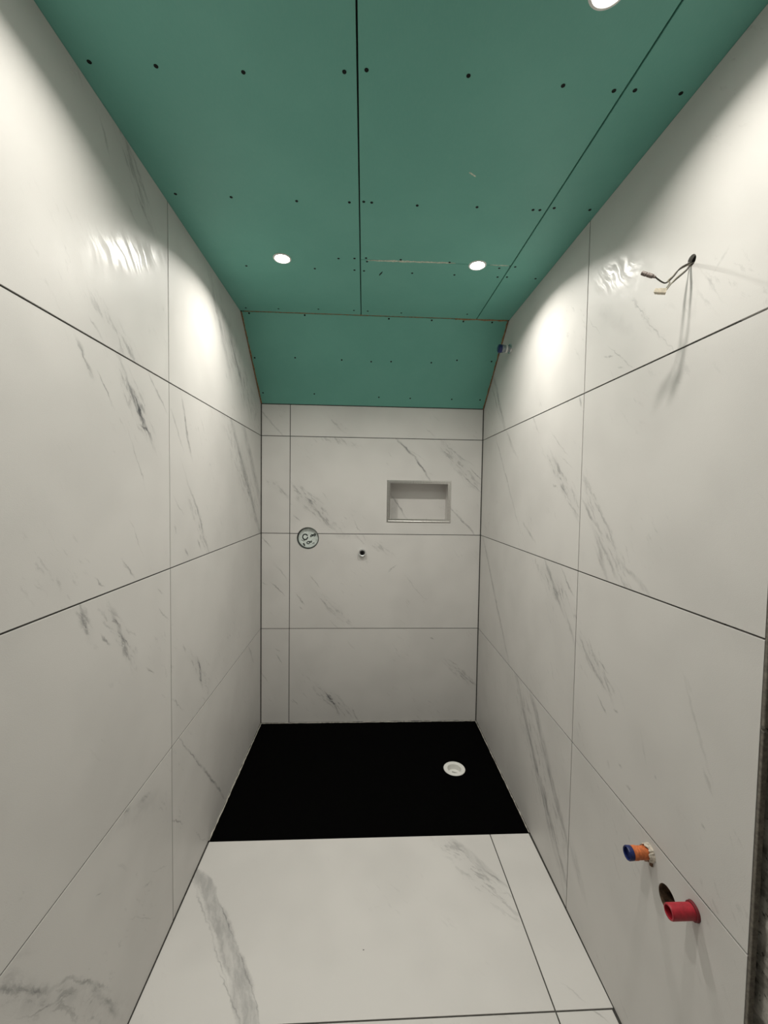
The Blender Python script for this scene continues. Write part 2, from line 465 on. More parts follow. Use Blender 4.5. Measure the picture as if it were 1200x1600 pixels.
def board_mat():
    """green moisture-resistant plasterboard paper"""
    m = Nodes('green_board_paper')
    tc = m.n('ShaderNodeTexCoord').outputs['Object']
    big = m.rng(m.noise(tc, 3.0, 4.0, 0.6), 0.35, 0.65, 0.0, 1.0)
    fib = m.noise(m.mapping(tc, scale=(300, 60, 1)), 1.0, 3.0, 0.6)
    c = m.mix(big, (0.143, 0.415, 0.343, 1), (0.158, 0.440, 0.365, 1))
    c = m.mix(m.rng(fib, 0.4, 0.75, 0.0, 0.12), c, (0.25, 0.48, 0.40, 1))
    scuff = m.math('MULTIPLY', m.rng(m.noise(m.mapping(tc, scale=(20, 90, 1)), 1.0, 3.0, 0.6), 0.74, 0.78, 0, 0.5), m.rng(m.noise(tc, 1.7, 2.0), 0.5, 0.6, 0, 1))
    c = m.mix(scuff, c, (0.6, 0.75, 0.70, 1))
    m.bump(fib, 0.05, 0.001)
    return m.out(Base_Color=c, Roughness=0.55)


def concrete_mat():
    m = Nodes('rough_masonry')
    tc = m.n('ShaderNodeTexCoord').outputs['Object']
    a = m.noise(tc, 22.0, 6.0, 0.65)
    c = m.mix(m.rng(a, 0.35, 0.65, 0, 1), (0.26, 0.24, 0.21, 1), (0.66, 0.63, 0.58, 1))
    pit = m.rng(m.noise(tc, 70.0, 3.0, 0.6), 0.56, 0.66, 0, 0.8)
    c = m.mix(pit, c, (0.035, 0.031, 0.028, 1))
    m.bump(m.noise(tc, 110.0, 5.0, 0.7), 0.6, 0.004)
    return m.out(Base_Color=c, Roughness=0.9)


MAT_ADHESIVE = plain('dark_grout', (0.060, 0.057, 0.052), 0.9, grain=0.25, bump=0.3)
MAT_PLASTER = plain('plain_plaster', (0.55, 0.54, 0.51), 0.85, grain=0.06, bump=0.1)
MAT_BOARD = board_mat()
MAT_DARK = plain('dark_void', (0.02, 0.02, 0.018), 0.9)
MAT_SCREW = plain('black_screw', (0.007, 0.009, 0.008), 0.6, grain=0.2, spec=0.15)
MAT_TRAY = plain('black_mineral_tray', (0.0012, 0.0012, 0.0012), 0.85, grain=0.4, gscale=220, bump=0.15, spec=0.02)
MAT_WHITE = plain('white_plastic', (0.78, 0.78, 0.75), 0.35)
MAT_STEEL = plain('brushed_steel', (0.66, 0.65, 0.63), 0.30, metal=1.0, grain=0.08, gscale=160)
MAT_STEEL_DARK = plain('dark_steel', (0.22, 0.23, 0.22), 0.4, metal=0.8)
MAT_CHROME = plain('chrome', (0.75, 0.76, 0.77), 0.25, metal=1.0)
MAT_BLACK = plain('black_rubber', (0.012, 0.012, 0.013), 0.5)
MAT_RED = plain('red_plastic_pipe', (0.36, 0.014, 0.028), 0.45, grain=0.2, gscale=90)
MAT_BLUE = plain('blue_plastic_cap', (0.008, 0.018, 0.105), 0.35, grain=0.1)
MAT_ORANGE = plain('orange_plastic_plug', (0.56, 0.15, 0.045), 0.5, grain=0.25, gscale=120)
MAT_MORTAR = plain('white_mortar', (0.52, 0.47, 0.40), 0.9, grain=0.3, gscale=160, bump=0.4)
MAT_FOAM = plain('tan_foam', (0.30, 0.17, 0.085), 0.9, grain=0.35, gscale=120, bump=0.4)
MAT_FILLER = plain('torn_board_paper', (0.58, 0.60, 0.50), 0.9, grain=0.25, gscale=150, bump=0.2)
MAT_CLEAR = plain('clear_plug_plastic', (0.30, 0.34, 0.36), 0.2, grain=0.25, gscale=120)
MAT_WIRE_D = plain('dark_wire', (0.045, 0.04, 0.035), 0.5)
MAT_WIRE_L = plain('pale_wire', (0.22, 0.205, 0.16), 0.5)
MAT_SLEEVE = plain('grey_terminal', (0.17, 0.14, 0.125), 0.5, grain=0.5, gscale=260)
MAT_TERM = plain('cream_terminal', (0.60, 0.54, 0.43), 0.5, grain=0.15, gscale=200)
MAT_MARK = plain('marker_ink', (0.02, 0.028, 0.026), 0.7, spec=0.2)
MAT_EDGE = plain('raw_board_edge', (0.15, 0.135, 0.115), 0.9, grain=0.3, gscale=120, bump=0.3)
MAT_COVER = plain('grey_green_plastic_cover', (0.64, 0.70, 0.67), 0.35, grain=0.15, gscale=70)
MAT_LIT_EDGE = plain('lit_tile_edge', (0.50, 0.48, 0.43), 0.5)  # pale colour standing in for light on the tile bottom edges

_lens = Nodes('lit_lens')
_em = _lens.n('ShaderNodeEmission')
_em.inputs[0].default_value = (1.0, 0.96, 0.88, 1); _em.inputs[1].default_value = 60.0
_lens.t.links.new(_em.outputs[0], _lens.t.nodes['Material Output'].inputs[0])
MAT_LENS = _lens.mat


# ------------------------------------------------------------------ walls and floor with their tiles
def wall(name, key, boxes, mat, label, holes=()):
    bm = bmesh.new()
    for lo, hi in boxes:
        add_box(bm, lo, hi)
    o = link(name, mesh_from(bm, name), mat)
    o.matrix_world = FR[key]
    if holes:
        bpy.context.view_layer.update()
        cut(o, holes)
    tag(o, label, 'floor' if key == 'F' else ('ceiling' if key in 'CS' else 'wall'), kind='structure')
    return o


TILE_COUNT = [0]


def tile(parent, key, poly, cutters=(), ang=-0.86, wisps=1.0, name='tile'):
    """poly: outline in wall (h, v) coordinates, counter-clockwise"""
    hs = [p[0] for p in poly]; vs_ = [p[1] for p in poly]
    cx, cy = (min(hs) + max(hs)) / 2, (min(vs_) + max(vs_)) / 2
    TILE_COUNT[0] += 1
    bm = bmesh.new()
    add_prism(bm, [(h - cx, v - cy) for h, v in poly], -TH, 0.0, 0.0003)
    st = []
    for (k, x, y, a, b, r, s) in VEINS[key]:
        if min(hs) - 0.004 <= x <= max(hs) + 0.004 and min(vs_) - 0.004 <= y <= max(vs_) + 0.004:
            st.append((k, round(x - cx, 4), round(y - cy, 4), a, b, r, s))
    mat = marble('marble_tile_%02d' % TILE_COUNT[0], st, 100 + TILE_COUNT[0], ang, wisps)
    o = link(name, mesh_from(bm, 'tile'), mat, parent)
    o.location = (cx, cy, 0)
    if cutters:
        bpy.context.view_layer.update()
        cs = []
        for kind, *a in cutters:
            if kind == 'c':
                cs.append(cyl_cutter(a[0] - cx, a[1] - cy, a[2], -0.05, 0.05))
            else:
                cs.append(box_cutter((a[0] - cx, a[1] - cy, -0.05), (a[2] - cx, a[3] - cy, 0.05)))
        cut(o, cs)
    return o


def rect(a, b, c, d):
    return [(a, c), (b, c), (b, d), (a, d)]


G = 0.0021           # half a joint
GROUT = 0.0022       # the dark grout lies this far below the tile face
ROWS = [(0.003, Z1 - G), (Z1 + G, Z2 - G), (Z2 + G, Z3 - G), (Z3 + G, None)]


def slope_z(d):      # underside of the sloping board at distance d in front of the back wall
    return min(H, HB + (H - HB) * d / -YS)


# left wall: h runs from the camera (negative) to the corner (0)
wl = wall('wall_left', 'L', [((REAR, -0.1, -0.16), (0.16, H + 0.1, -GROUT))], MAT_ADHESIVE,
          'left wall of large white marble-look tiles with thin dark joints')
VL = -1.2154
for (a, b) in ((VL + G, -0.005), (-2.4174, VL - G), (REAR, -2.4174 - 2 * G)):
    for (c, d) in ROWS:
        if d is None:
            if b == -0.005:
                poly = [(a, c), (b, c), (b, HB - 0.003), (YS, H - 0.0012), (a, H - 0.0012)]
            else:
                poly = rect(a, b, c, H - 0.0012)
        else:
            poly = rect(a, b, c, d)
        tile(wl, 'L', poly)

# right wall: h runs from the corner (0) towards the camera
CABLE = (1.671, 2.000)
UPIPE = (0.468, 2.218)
OPIPE = (1.622, 0.568)
OPENH = (1.687, 0.510)
DRAINH = (1.763, 0.562)
RE = 1.888
wr = wall('wall_right', 'R', [((-0.16, -0.1, -0.16), (1.80, H + 0.1, -GROUT)), ((1.79, -0.1, -0.16), (-REAR, H + 0.1, -0.045))], MAT_ADHESIVE,
          'right wall of large white marble-look tiles ending at rough masonry',
          [cyl_cutter(*CABLE, 0.013, -0.09, 0.05, 24), cyl_cutter(*UPIPE, 0.021, -0.06, 0.05, 32),
           cyl_cutter(*OPIPE, 0.023, -0.06, 0.05, 32), cyl_cutter(*DRAINH, 0.0205, -0.10, 0.05, 40), cyl_cutter(*OPENH, 0.0315, -0.10, 0.05, 40)])
VR = 1.2207
for (a, b) in ((0.005, VR - G), (VR + G, RE)):
    for ri, (c, d) in enumerate(ROWS):
        cs = []
        if d is None:
            if a == 0.005:
                poly = [(a, c), (b, c), (b, H - 0.0012), (-YS, H - 0.0012), (a, HB - 0.003)]
                cs.append(('c', *UPIPE, 0.0205))
            else:
                poly = rect(a, b, c, H - 0.0012)
                cs.append(('c', *CABLE, 0.0125))
        else:
            poly = rect(a, b, c, d)
            if ri == 0 and a > 1:
                cs += [('c', *OPIPE, 0.0195), ('c', *DRAINH, 0.0195), ('c', *OPENH, 0.0300)]
        tile(wr, 'R', poly, cs)
# raw edge strips beside the last tiles, in two lengths that do not quite line up
bm = bmesh.new()
add_prism(bm, [(RE + 0.0008, 0.0), (RE + 0.0075, 0.0), (RE + 0.0070, 1.040), (RE + 0.0008, 1.043)], -0.0105, -0.0004, 0.0008)
link('edge_strip', mesh_from(bm, 'edge_strip'), MAT_EDGE, wr)
bm = bmesh.new()
add_prism(bm, [(RE + 0.0008, 1.052), (RE + 0.0085, 1.049), (RE + 0.0075, H - 0.004), (RE + 0.0008, H - 0.004)], -0.0135, 0.0006, 0.0012)
link('edge_strip', mesh_from(bm, 'edge_strip'), MAT_EDGE, wr)

# rough masonry that the last tiles stand in front of
rnd = random.Random(4)
bm = bmesh.new()
nu, nv = 50, 260
grid = []
from mathutils import noise as mnoise
for i in range(nu + 1):
    col_ = []
    for j in range(nv + 1):
        u = 1.805 + (-REAR - 1.805) * (i / nu) ** 1.6
        v = (H + 0.02) * j / nv
        p = Vector((u * 22, v * 22, 3.1))
        n_ = -0.0275 + 0.008 * mnoise.noise(p) + 0.006 * mnoise.noise(p * 2.7) + 0.003 * mnoise.noise(Vector((u * 5, v * 5, 0)))
        col_.append(bm.verts.new((u, v, n_)))
    grid.append(col_)
for i in range(nu):
    for j in range(nv):
        bm.faces.new((grid[i][j], grid[i + 1][j], grid[i + 1][j + 1], grid[i][j + 1]))
me = mesh_from(bm, 'masonry', smooth=True)
link('bare_masonry', me, concrete_mat(), wr)

# back wall
NICHE = (0.781, 1.187, 1.286, 1.551)
VALVE = (0.290, 1.180, 0.069)
OUTLET = (0.631, 1.094)
wb = wall('wall_back', 'B', [((-0.16, -0.1, -0.20), (W + 0.16, H + 0.1, -GROUT))], MAT_ADHESIVE,
          'back wall of white marble-look tiles above the black tray',
          [box_cutter((NICHE[0] + 0.004, NICHE[2] + 0.004, -0.125), (NICHE[1] - 0.004, NICHE[3] - 0.004, 0.1)),
           cyl_cutter(VALVE[0], VALVE[1], 0.072, -0.07, 0.1), cyl_cutter(*OUTLET, 0.020, -0.06, 0.1, 32)])
XJ = 0.1777
for (a, b) in ((0.005, XJ - G), (XJ + G, W - 0.005)):
    for ri, (c, d) in enumerate(ROWS):
        cs = []
        d2 = HB - 0.003 if d is None else d
        if a > 0.1:
            if ri in (1, 2):
                cs.append(('c', *VALVE))
            if ri == 1:
                cs.append(('c', *OUTLET, 0.0195))
            if ri == 2:
                cs.append(('r', NICHE[0] + 0.006, NICHE[2] + 0.006, NICHE[1] - 0.006, NICHE[3] - 0.006))
        tile(wb, 'B', rect(a, b, c, d2), cs, ang=-0.80)

# floor
TD = -0.894
fl = wall('floor', 'F', [((-0.16, REAR, -0.25), (W + 0.16, TD - 0.001, -GROUT)), ((-0.16, TD - 0.001, -0.25), (W + 0.16, 0.16, -0.052))], MAT_ADHESIVE,
          'white marble-look floor tiles in front of the black shower tray')
FX, FJ = 1.199, -1.5067
for (c, d) in ((FJ + G, TD - 0.0015), (FJ - 0.6, FJ - G), (FJ - 1.2, FJ - 0.6 - 2 * G), (REAR, FJ - 1.2 - 2 * G)):
    xl = SL * -((c + d) / 2) + 0.004
    xr = W + SR * ((c + d) / 2) - 0.004
    tile(fl, 'F', rect(xl, FX - G, c, d), ang=-0.8, wisps=0.5)
    tile(fl, 'F', rect(FX + G, xr, c, d), ang=-0.8, wisps=0.5)

# the wall behind the camera
bm = bmesh.new()
add_box(bm, (-0.2, REAR - 0.15, -0.1), (W + 0.2, REAR, H + 0.1))
o = link('wall_rear', mesh_from(bm, 'wall_rear'), MAT_PLASTER)
tag(o, 'plain plastered wall at the near end behind the camera', 'wall', kind='structure')

# ------------------------------------------------------------------ ceiling boards and their screws
CJ, RJ, XJOINT = 0.6104, 1.2093, -0.934
BT = 0.0125
ce = wall('ceiling', 'C', [((-0.16, -0.16, -0.25), (W + 0.16, -REAR, -BT - 0.001))], MAT_DARK,
          'green plasterboard ceiling with dark joints, screw heads and a sloping end')
# a dark backing behind the sloping board belongs to the ceiling too
bm = bmesh.new()
add_box(bm, (-0.03, -0.02, -0.08), (W + 0.03, SLOPE_LEN + 0.06, -BT - 0.001))
sb = link('slope_backing', mesh_from(bm, 'slope_backing'), MAT_DARK, ce)
sb.matrix_parent_inverse = FR['C'].inverted()
sb.matrix_world = FR['S']


def board(key, poly, label=None):
    hs = [p[0] for p in poly]; vs_ = [p[1] for p in poly]
    cx, cy = (min(hs) + max(hs)) / 2, (min(vs_) + max(vs_)) / 2
    bm = bmesh.new()
    add_prism(bm, [(h - cx, v - cy) for h, v in poly], -BT, 0.0, 0.0012)
    o = link('plasterboard', mesh_from(bm, 'plasterboard'), MAT_BOARD, ce)
    o.location = (cx, cy, 0)
    if key == 'S':
        o.matrix_parent_inverse = FR['C'].inverted()
        o.matrix_world = FR['S'] @ Matrix.Translation((cx, cy, 0))
        o['label'] = 'sloping green board above the back wall'
    return o, (cx, cy), (min(hs), max(hs), min(vs_), max(vs_))


g = 0.0020
BOARDS = {'C': [board('C', rect(0.0, CJ - g, -YS + 0.003, -REAR)),
                board('C', rect(CJ + g, RJ - g, -XJOINT + g, -REAR)),
                board('C', rect(CJ + g, RJ - g, -YS + 0.003, -XJOINT - g)),
                board('C', rect(RJ + g, W, -YS + 0.003, -REAR))],
          'S': [board('S', rect(0.006, W - 0.006, 0.002, SLOPE_LEN - 0.003))]}

# countersunk screw head: dished rim with a cross recess
bm = lathe([(0.0048, 0.0), (0.0045, 0.0007), (0.0030, 0.0004), (0.0012, 0.0002), (0.0, 0.0002)], 12)
ME_SCREW = mesh_from(bm, 'screw')
ME_SCREW.materials.append(MAT_SCREW)
SCREWS = {
    'C': [(0.038, -1.638), (0.177, -1.638), (0.362, -1.637), (0.582, -1.652), (0.63, -1.659), (0.852, -1.661), (1.067, -1.653), (1.186, -1.649), (1.232, -1.653), (1.339, -1.653), (0.045, -1.249), (0.213, -1.247), (0.414, -1.244), (0.579, -1.25), (0.624, -1.256), (0.649, -1.254), (0.793, -1.251), (0.983, -1.257), (1.164, -1.257), (1.186, -1.258), (1.227, -1.27), (1.343, -1.27), (0.15, -0.855), (0.425, -0.856), (0.526, -0.936), (0.588, -0.941), (0.586, -0.857), (0.625, -0.854), (0.633, -0.947), (0.637, -0.923), (0.768, -0.946), (0.824, -0.852), (0.961, -0.942), (1.0, -0.852), (1.168, -0.916), (1.183, -0.849), (1.222, -0.852), (1.228, -0.93), (1.345, -0.849), (0.039, -0.468), (0.2, -0.471), (0.399, -0.484), (0.575, -0.484), (0.644, -0.482), (0.813, -0.475), (1.146, -0.488)],
    'S': [(0.043, 0.566 - 0.008), (0.323, 0.566 - 0.008), (0.754, 0.555), (0.977, 0.555), (1.143, 0.555), (1.295, 0.555), (0.022, 0.309), (0.245, 0.317), (0.503, 0.312), (0.668, 0.307), (0.78, 0.311), (1.008, 0.312), (1.151, 0.332), (1.349, 0.331), (0.026, 0.079), (0.331, 0.081), (0.72, 0.069), (0.912, 0.067), (1.168, 0.068), (1.344, 0.069)],
}
for key, lst in SCREWS.items():
    for (x, y) in lst:
        v = -y if key == 'C' else y
        for (bo, (cx, cy), (h0, h1, v0, v1)) in BOARDS[key]:
            if h0 <= x <= h1 and v0 <= v <= v1:
                s = link('screw', ME_SCREW, None, bo)
                s.location = (x - cx, v - cy, 0.0)
                break

# torn paper along the short cross joint, and a nick in the board
rnd = random.Random(11)


def ragged_strip(name, p0, p1, w, n, mat, parent, thick=0.0012):
    """an irregular raised ribbon between two points of the parent's plane"""
    bm = bmesh.new()
    a, b = Vector(p0), Vector(p1)
    d = (b - a).normalized(); s = Vector((-d.y, d.x, 0))
    top, bot = [], []
    for i in range(n + 1):
        p = a.lerp(b, i / n)
        taper = min(1.0, 4 * min(i, n - i) / n + 0.25)
        w0 = w * taper * rnd.uniform(0.45, 1.2); w1 = w * taper * rnd.uniform(0.45, 1.2)
        top.append([bm.verts.new(p + s * w0), bm.verts.new(p + s * (w0 - w1) * 0.3 + Vector((0, 0, thick * rnd.uniform(0.6, 1.3)))), bm.verts.new(p - s * w1)])
    for i in range(n):
        for k in range(2):
            bm.faces.new((top[i][k], top[i + 1][k], top[i + 1][k + 1], top[i][k + 1]))
        bm.faces.new((top[i][0], top[i][2], top[i + 1][2], top[i + 1][0]))
    bm.faces.new(top[0]); bm.faces.new(list(reversed(top[-1])))
    return link(name, mesh_from(bm, name), mat, parent)


fs = ragged_strip('joint_paper', (0.637, 0.932, 0.0), (0.985, 0.938, 0.0), 0.0062, 40, MAT_FILLER, ce)
fs['label'] = 'pale torn paper along the short cross joint'
ragged_strip('joint_paper', (1.125, 0.936, 0.0), (1.200, 0.936, 0.0), 0.003, 12, MAT_FILLER, ce)
nk = ragged_strip('nick', (0.688, 0.822, 0.0), (0.702, 0.855, 0.0), 0.003, 8, MAT_SCREW, ce, 0.0006)
nk['label'] = 'small dark nick in the board'
ragged_strip('scuff', (0.922, 1.395, 0.0), (0.945, 1.380, 0.0), 0.003, 8, MAT_FILLER, ce, 0.0004)

# ------------------------------------------------------------------ foam lines and painted lit tile edges
def bead(name, pts, r, mat, label, seed, cat='sealant'):
    rr = random.Random(seed)
    P = []
    for a, b in zip(pts, pts[1:]):
        a, b = Vector(a), Vector(b)
        n = max(2, int((b - a).length / 0.02))
        for i in range(n):
            P.append(a.lerp(b, i / n) + Vector((rr.uniform(-1, 1), rr.uniform(-1, 1), rr.uniform(-1, 1))) * r * 0.35)
    P.append(Vector(pts[-1]))
    o = link(name, mesh_from(tube(P, r, 6, 2, 0.4, rr), name, True), mat)
    tag(o, label, cat, kind='structure')
    return o


bead('trim_1', [(0.004, -0.004, HB + 0.0), (0.006, YS, H - 0.002)], 0.0034, MAT_FOAM, 'tan foam line along the left edge of the sloping board', 1)
bead('trim_2', [(W - 0.004, -0.004, HB + 0.0), (W - 0.008, YS, H - 0.002)], 0.0034, MAT_FOAM, 'tan foam line along the right edge of the sloping board', 2)
bead('trim_3', [(1.10, YS + 0.001, H + 0.0005), (1.24, YS + 0.001, H + 0.0005), (1.372, YS - 0.002, H + 0.0005)], 0.0048, MAT_FOAM, 'tan foam in the crease at the right end of the ceiling', 3)
bead('trim_4', [(0.02, YS + 0.001, H + 0.001), (1.10, YS + 0.001, H + 0.002)], 0.0022, MAT_FOAM, 'thin tan line in the crease between ceiling and sloping board', 4)
# pale beads imitate the light caught on the wall tiles' bottom edges
bead('trim_5', [(0.0055, TD + 0.004, 0.0), (0.0045, -0.004, 0.0)], 0.0026, MAT_LIT_EDGE, 'pale line painted as the lit tile edge left of the black tray', 5)
bead('trim_6', [(0.006, -0.004, 0.0), (W - 0.006, -0.004, 0.0)], 0.0026, MAT_LIT_EDGE, 'pale line painted as the lit tile edge behind the black tray', 6)
bead('trim_7', [(W - 0.0105, TD + 0.004, 0.0), (W - 0.0045, -0.004, 0.0)], 0.0022, MAT_LIT_EDGE, 'pale line painted as the lit tile edge right of the black tray', 7)

# ------------------------------------------------------------------ shower tray and drain
DX, DY = 1.1385, -0.4655
bm = bmesh.new()
add_prism(bm, [(0.0095, TD + 0.0015), (W - 0.0135, TD + 0.0015), (W - 0.0065, -0.005), (0.0065, -0.005)], -0.05, -0.0012, 0.0025)
tray = link('shower_tray', mesh_from(bm, 'shower_tray'), MAT_TRAY)
cut(tray, [cyl_cutter(DX, DY, 0.046, -0.0495, 0.05, 40)])
tag(tray, 'flat black rectangular shower tray filling the end of the room', 'shower tray')

dr = empty('floor_drain', (DX, DY, -0.0012))
tag(dr, 'round white drain cup set in the black shower tray', 'drain')
bm = lathe([(0.0450, 0.0), (0.0572, 0.0), (0.0575, 0.0012), (0.0560, 0.0032), (0.0500, 0.0042), (0.0400, 0.0038), (0.0365, 0.0025), (0.0355, 0.0), (0.0350, -0.026), (0.0, -0.026), (0.0, -0.030), (0.0390, -0.030), (0.0400, 0.0)], 48)
link('flange', mesh_from(bm, 'flange', False), MAT_WHITE, dr)
bm = bmesh.new()
add_prism(bm, [(-0.016, -0.003), (0.016, -0.003), (0.018, 0.0), (0.016, 0.003), (-0.016, 0.003), (-0.018, 0.0)], -0.0258, -0.0215, 0.001)
bmesh.ops.rotate(bm, verts=bm.verts[:], cent=(0, 0, 0), matrix=Matrix.Rotation(-0.5, 3, 'Z'))
bmesh.ops.translate(bm, verts=bm.verts[:], vec=(0.006, 0.004, 0))
o = link('grip', mesh_from(bm, 'grip'), plain('grey_plastic', (0.40, 0.40, 0.38), 0.4), dr)

# ------------------------------------------------------------------ niche in the back wall
ni = empty('wall_niche', FR['B'] @ Matrix.Translation(((NICHE[0] + NICHE[1]) / 2, NICHE[2], 0)))
tag(ni, 'rectangular recessed niche with a brushed steel frame in the back wall', 'niche')
nw, nh = (NICHE[1] - NICHE[0]) / 2, NICHE[3] - NICHE[2]
fw = 0.021
ND = 0.105


def mitre(p, q, inward):
    """one mitred frame rail with a stepped profile: outer lip, sloping face, inner return"""
    bm = bmesh.new()
    p, q, inw = Vector(p), Vector(q), Vector(inward)
    d = (q - p).normalized()
    prof = [(0.0, 0.0004), (0.0006, 0.0030), (0.008, 0.0034), (0.010, 0.0026), (fw - 0.001, 0.0026), (fw, 0.0016), (fw, -0.006), (fw - 0.0015, -0.006), (fw - 0.0015, 0.0004)]
    ra, rb = [], []
    for s, n in prof:
        ra.append(bm.verts.new((p + inw * s + d * s).to_tuple()[:2] + (n,)))
        rb.append(bm.verts.new((q + inw * s - d * s).to_tuple()[:2] + (n,)))
    k = len(prof)
    for i in range(k):
        j = (i + 1) % k
        bm.faces.new((ra[i], ra[j], rb[j], rb[i]))
    bm.faces.new(ra); bm.faces.new(list(reversed(rb)))
    return mesh_from(bm, 'frame_rail')


for p, q, inw in (((-nw, 0, 0), (nw, 0, 0), (0, 1, 0)), ((nw, nh, 0), (-nw, nh, 0), (0, -1, 0)),
                  ((-nw, nh, 0), (-nw, 0, 0), (1, 0, 0)), ((nw, 0, 0), (nw, nh, 0), (-1, 0, 0))):
    link('frame_rail', mitre(p, q, inw), MAT_STEEL, ni)
VEINS['N'] = [('l', -0.110, 0.090, 0.095, 0.0055, -0.93, 0.6)]
nmat = marble('niche_tile', [('l', -0.118, -0.033, 0.085, 0.0055, -0.95, 0.62), ('s', -0.16, -0.06, 0.03, 0.05, 0.0, 0.25)], 901, -0.9)
iw = nw - fw + 0.003
bm = bmesh.new()
add_prism(bm, [(-iw - 0.01, -nh / 2 + 0.008), (iw + 0.01, -nh / 2 + 0.008), (iw + 0.01, nh / 2 - 0.008), (-iw - 0.01, nh / 2 - 0.008)], -0.008, 0.0)
o = link('back_panel', mesh_from(bm, 'back_panel'), nmat, ni)
o.location = (0, nh / 2, -ND)
for s in (-1, 1):
    bm = bmesh.new()
    add_box(bm, (-0.004, 0.008, -ND), (0.004, nh - 0.008, -0.013))
    o = link('side_panel', mesh_from(bm, 'side_panel'), marble('niche_side_%d' % (s + 1), [], 905 + s), ni)
    o.location = (s * (iw + 0.008), 0, 0)
for s, y in ((-1, fw - 0.010), (1, nh - fw + 0.010)):
    bm = bmesh.new()
    add_box(bm, (-iw - 0.003, -0.004, -ND), (iw + 0.003, 0.004, -0.013))
    o = link('shelf_panel', mesh_from(bm, 'shelf_panel'), marble('niche_shelf_%d' % (s + 1), [], 915 + s), ni)
    o.location = (0, y, 0)

# ------------------------------------------------------------------ round valve box with its scribbled cover
va = empty('mixer_valve_box', FR['B'] @ Matrix.Translation((VALVE[0], VALVE[1], 0)))
tag(va, 'round recessed valve box with a scribbled pale cover in the back wall', 'valve box')
bm = lathe([(0.0665, -0.001), (0.0685, -0.001), (0.0685, -0.065), (0.0, -0.065), (0.0, -0.062), (0.0665, -0.062)], 48, True)
link('housing', mesh_from(bm, 'housing', False), MAT_STEEL_DARK, va)
bm = lathe([(0.0, -0.022), (0.0600, -0.022), (0.0628, -0.0235), (0.0640, -0.027), (0.0640, -0.060), (0.0, -0.060)], 48)
cv = link('cover', mesh_from(bm, 'cover', False), MAT_COVER, va)


def mark(pts, r=0.0014):
    return tube([(x, y, -0.0218) for x, y in pts], r, 6, 4)


circ = [(-0.0195 + 0.0155 * math.cos(t), 0.006 + 0.017 * math.sin(t)) for t in [i * 2 * math.pi / 14 for i in range(14)]]
MARKS = [(circ[1:] + circ[:1], 0.0026),
         ([(0.012, 0.010), (0.020, 0.020), (0.028, 0.019), (0.020, 0.010), (0.014, 0.006)], 0.0017),
         ([(0.028, 0.010), (0.034, 0.023), (0.042, 0.026), (0.044, 0.017), (0.036, 0.009)], 0.0016),
         ([(0.032, 0.016), (0.042, 0.020)], 0.0014),
         ([(-0.030, -0.034), (-0.022, -0.050)], 0.0030),
         ([(-0.010, -0.030), (-0.002, -0.038), (0.008, -0.032), (0.001, -0.022), (-0.010, -0.030)], 0.0018),
         ([(0.008, -0.020), (0.016, -0.028), (0.019, -0.016)], 0.0017),
         ([(0.014, -0.030), (0.024, -0.024)], 0.0015),
         ([(-0.044, -0.012), (-0.030, -0.020), (-0.022, -0.014)], 0.0011),
         ([(0.026, -0.036), (0.038, -0.030)], 0.0012)]
for pts, r in MARKS:
    link('pen_mark', mesh_from(mark(pts, r * 1.45), 'pen_mark'), MAT_MARK, cv)

# ------------------------------------------------------------------ outlet stub in the back wall
ou = empty('shower_outlet', FR['B'] @ Matrix.Translation((OUTLET[0], OUTLET[1], 0)))
tag(ou, 'small round metal hose outlet with a black bore in the back wall', 'outlet')
bm = lathe([(0.0150, 0.022), (0.0205, 0.024), (0.0222, 0.021), (0.0222, 0.001), (0.0185, 0.0005), (0.0185, -0.03), (0.0150, -0.03)], 32, True)
link('collar', mesh_from(bm, 'collar', False), MAT_CHROME, ou)
bm = lathe([(0.0095, 0.026), (0.0125, 0.026), (0.0147, 0.0235), (0.0147, -0.028), (0.0, -0.028), (0.0, 0.006), (0.0095, 0.008)], 28)
link('bore', mesh_from(bm, 'bore', False), MAT_BLACK, ou)


# ------------------------------------------------------------------ pipe stubs in the right wall
def mortar_ring(r0, r1, seed, name='mortar_collar', hgt=0.006):
    rr = random.Random(seed)
    bm = bmesh.new()
    n = 28
    rings = []
    for k, (r, z) in enumerate(((r0, 0.0), (r0, hgt * 0.8), ((r0 + r1) / 2, hgt), (r1, 0.0))):
        rings.append([bm.verts.new(((r if k < 2 else r * rr.uniform(0.94, 1.12)) * math.cos(2 * math.pi * i / n), (r if k < 2 else r * rr.uniform(0.94, 1.12)) * math.sin(2 * math.pi * i / n), z * (rr.uniform(0.4, 1.4) if k in (1, 2) else 1))) for i in range(n)])
    for a, b in zip(rings, rings[1:] + rings[:1]):
        for i in range(n):
            j = (i + 1) % n
            bm.faces.new((a[i], a[j], b[j], b[i]))
    return mesh_from(bm, name)


up = empty('water_pipe_stub', FR['R'] @ Matrix.Translation((UPIPE[0], UPIPE[1], 0)))
tag(up, 'short clear pipe stub with a blue cap high on the right wall', 'pipe stub')
bm = lathe([(0.0, -0.03), (0.0175, -0.03), (0.0175, 0.036), (0.0195, 0.037), (0.0195, 0.046), (0.0, 0.046)], 28)
link('plug_body', mesh_from(bm, 'plug_body', False), MAT_CLEAR, up)
bm = lathe([(0.0, 0.046), (0.0205, 0.046), (0.0210, 0.050), (0.0205, 0.062), (0.0150, 0.065), (0.0, 0.065)], 28)
link('end_cap', mesh_from(bm, 'end_cap', False), MAT_BLUE, up)
bm = lathe([(0.0176, 0.0005), (0.0245, 0.0005), (0.0235, 0.006), (0.0176, 0.007)], 28, True)
link('collar', mesh_from(bm, 'collar', False), MAT_CHROME, up)
bm = lathe([(0.0177, 0.018), (0.0196, 0.018), (0.0196, 0.026), (0.0177, 0.026)], 28, True)
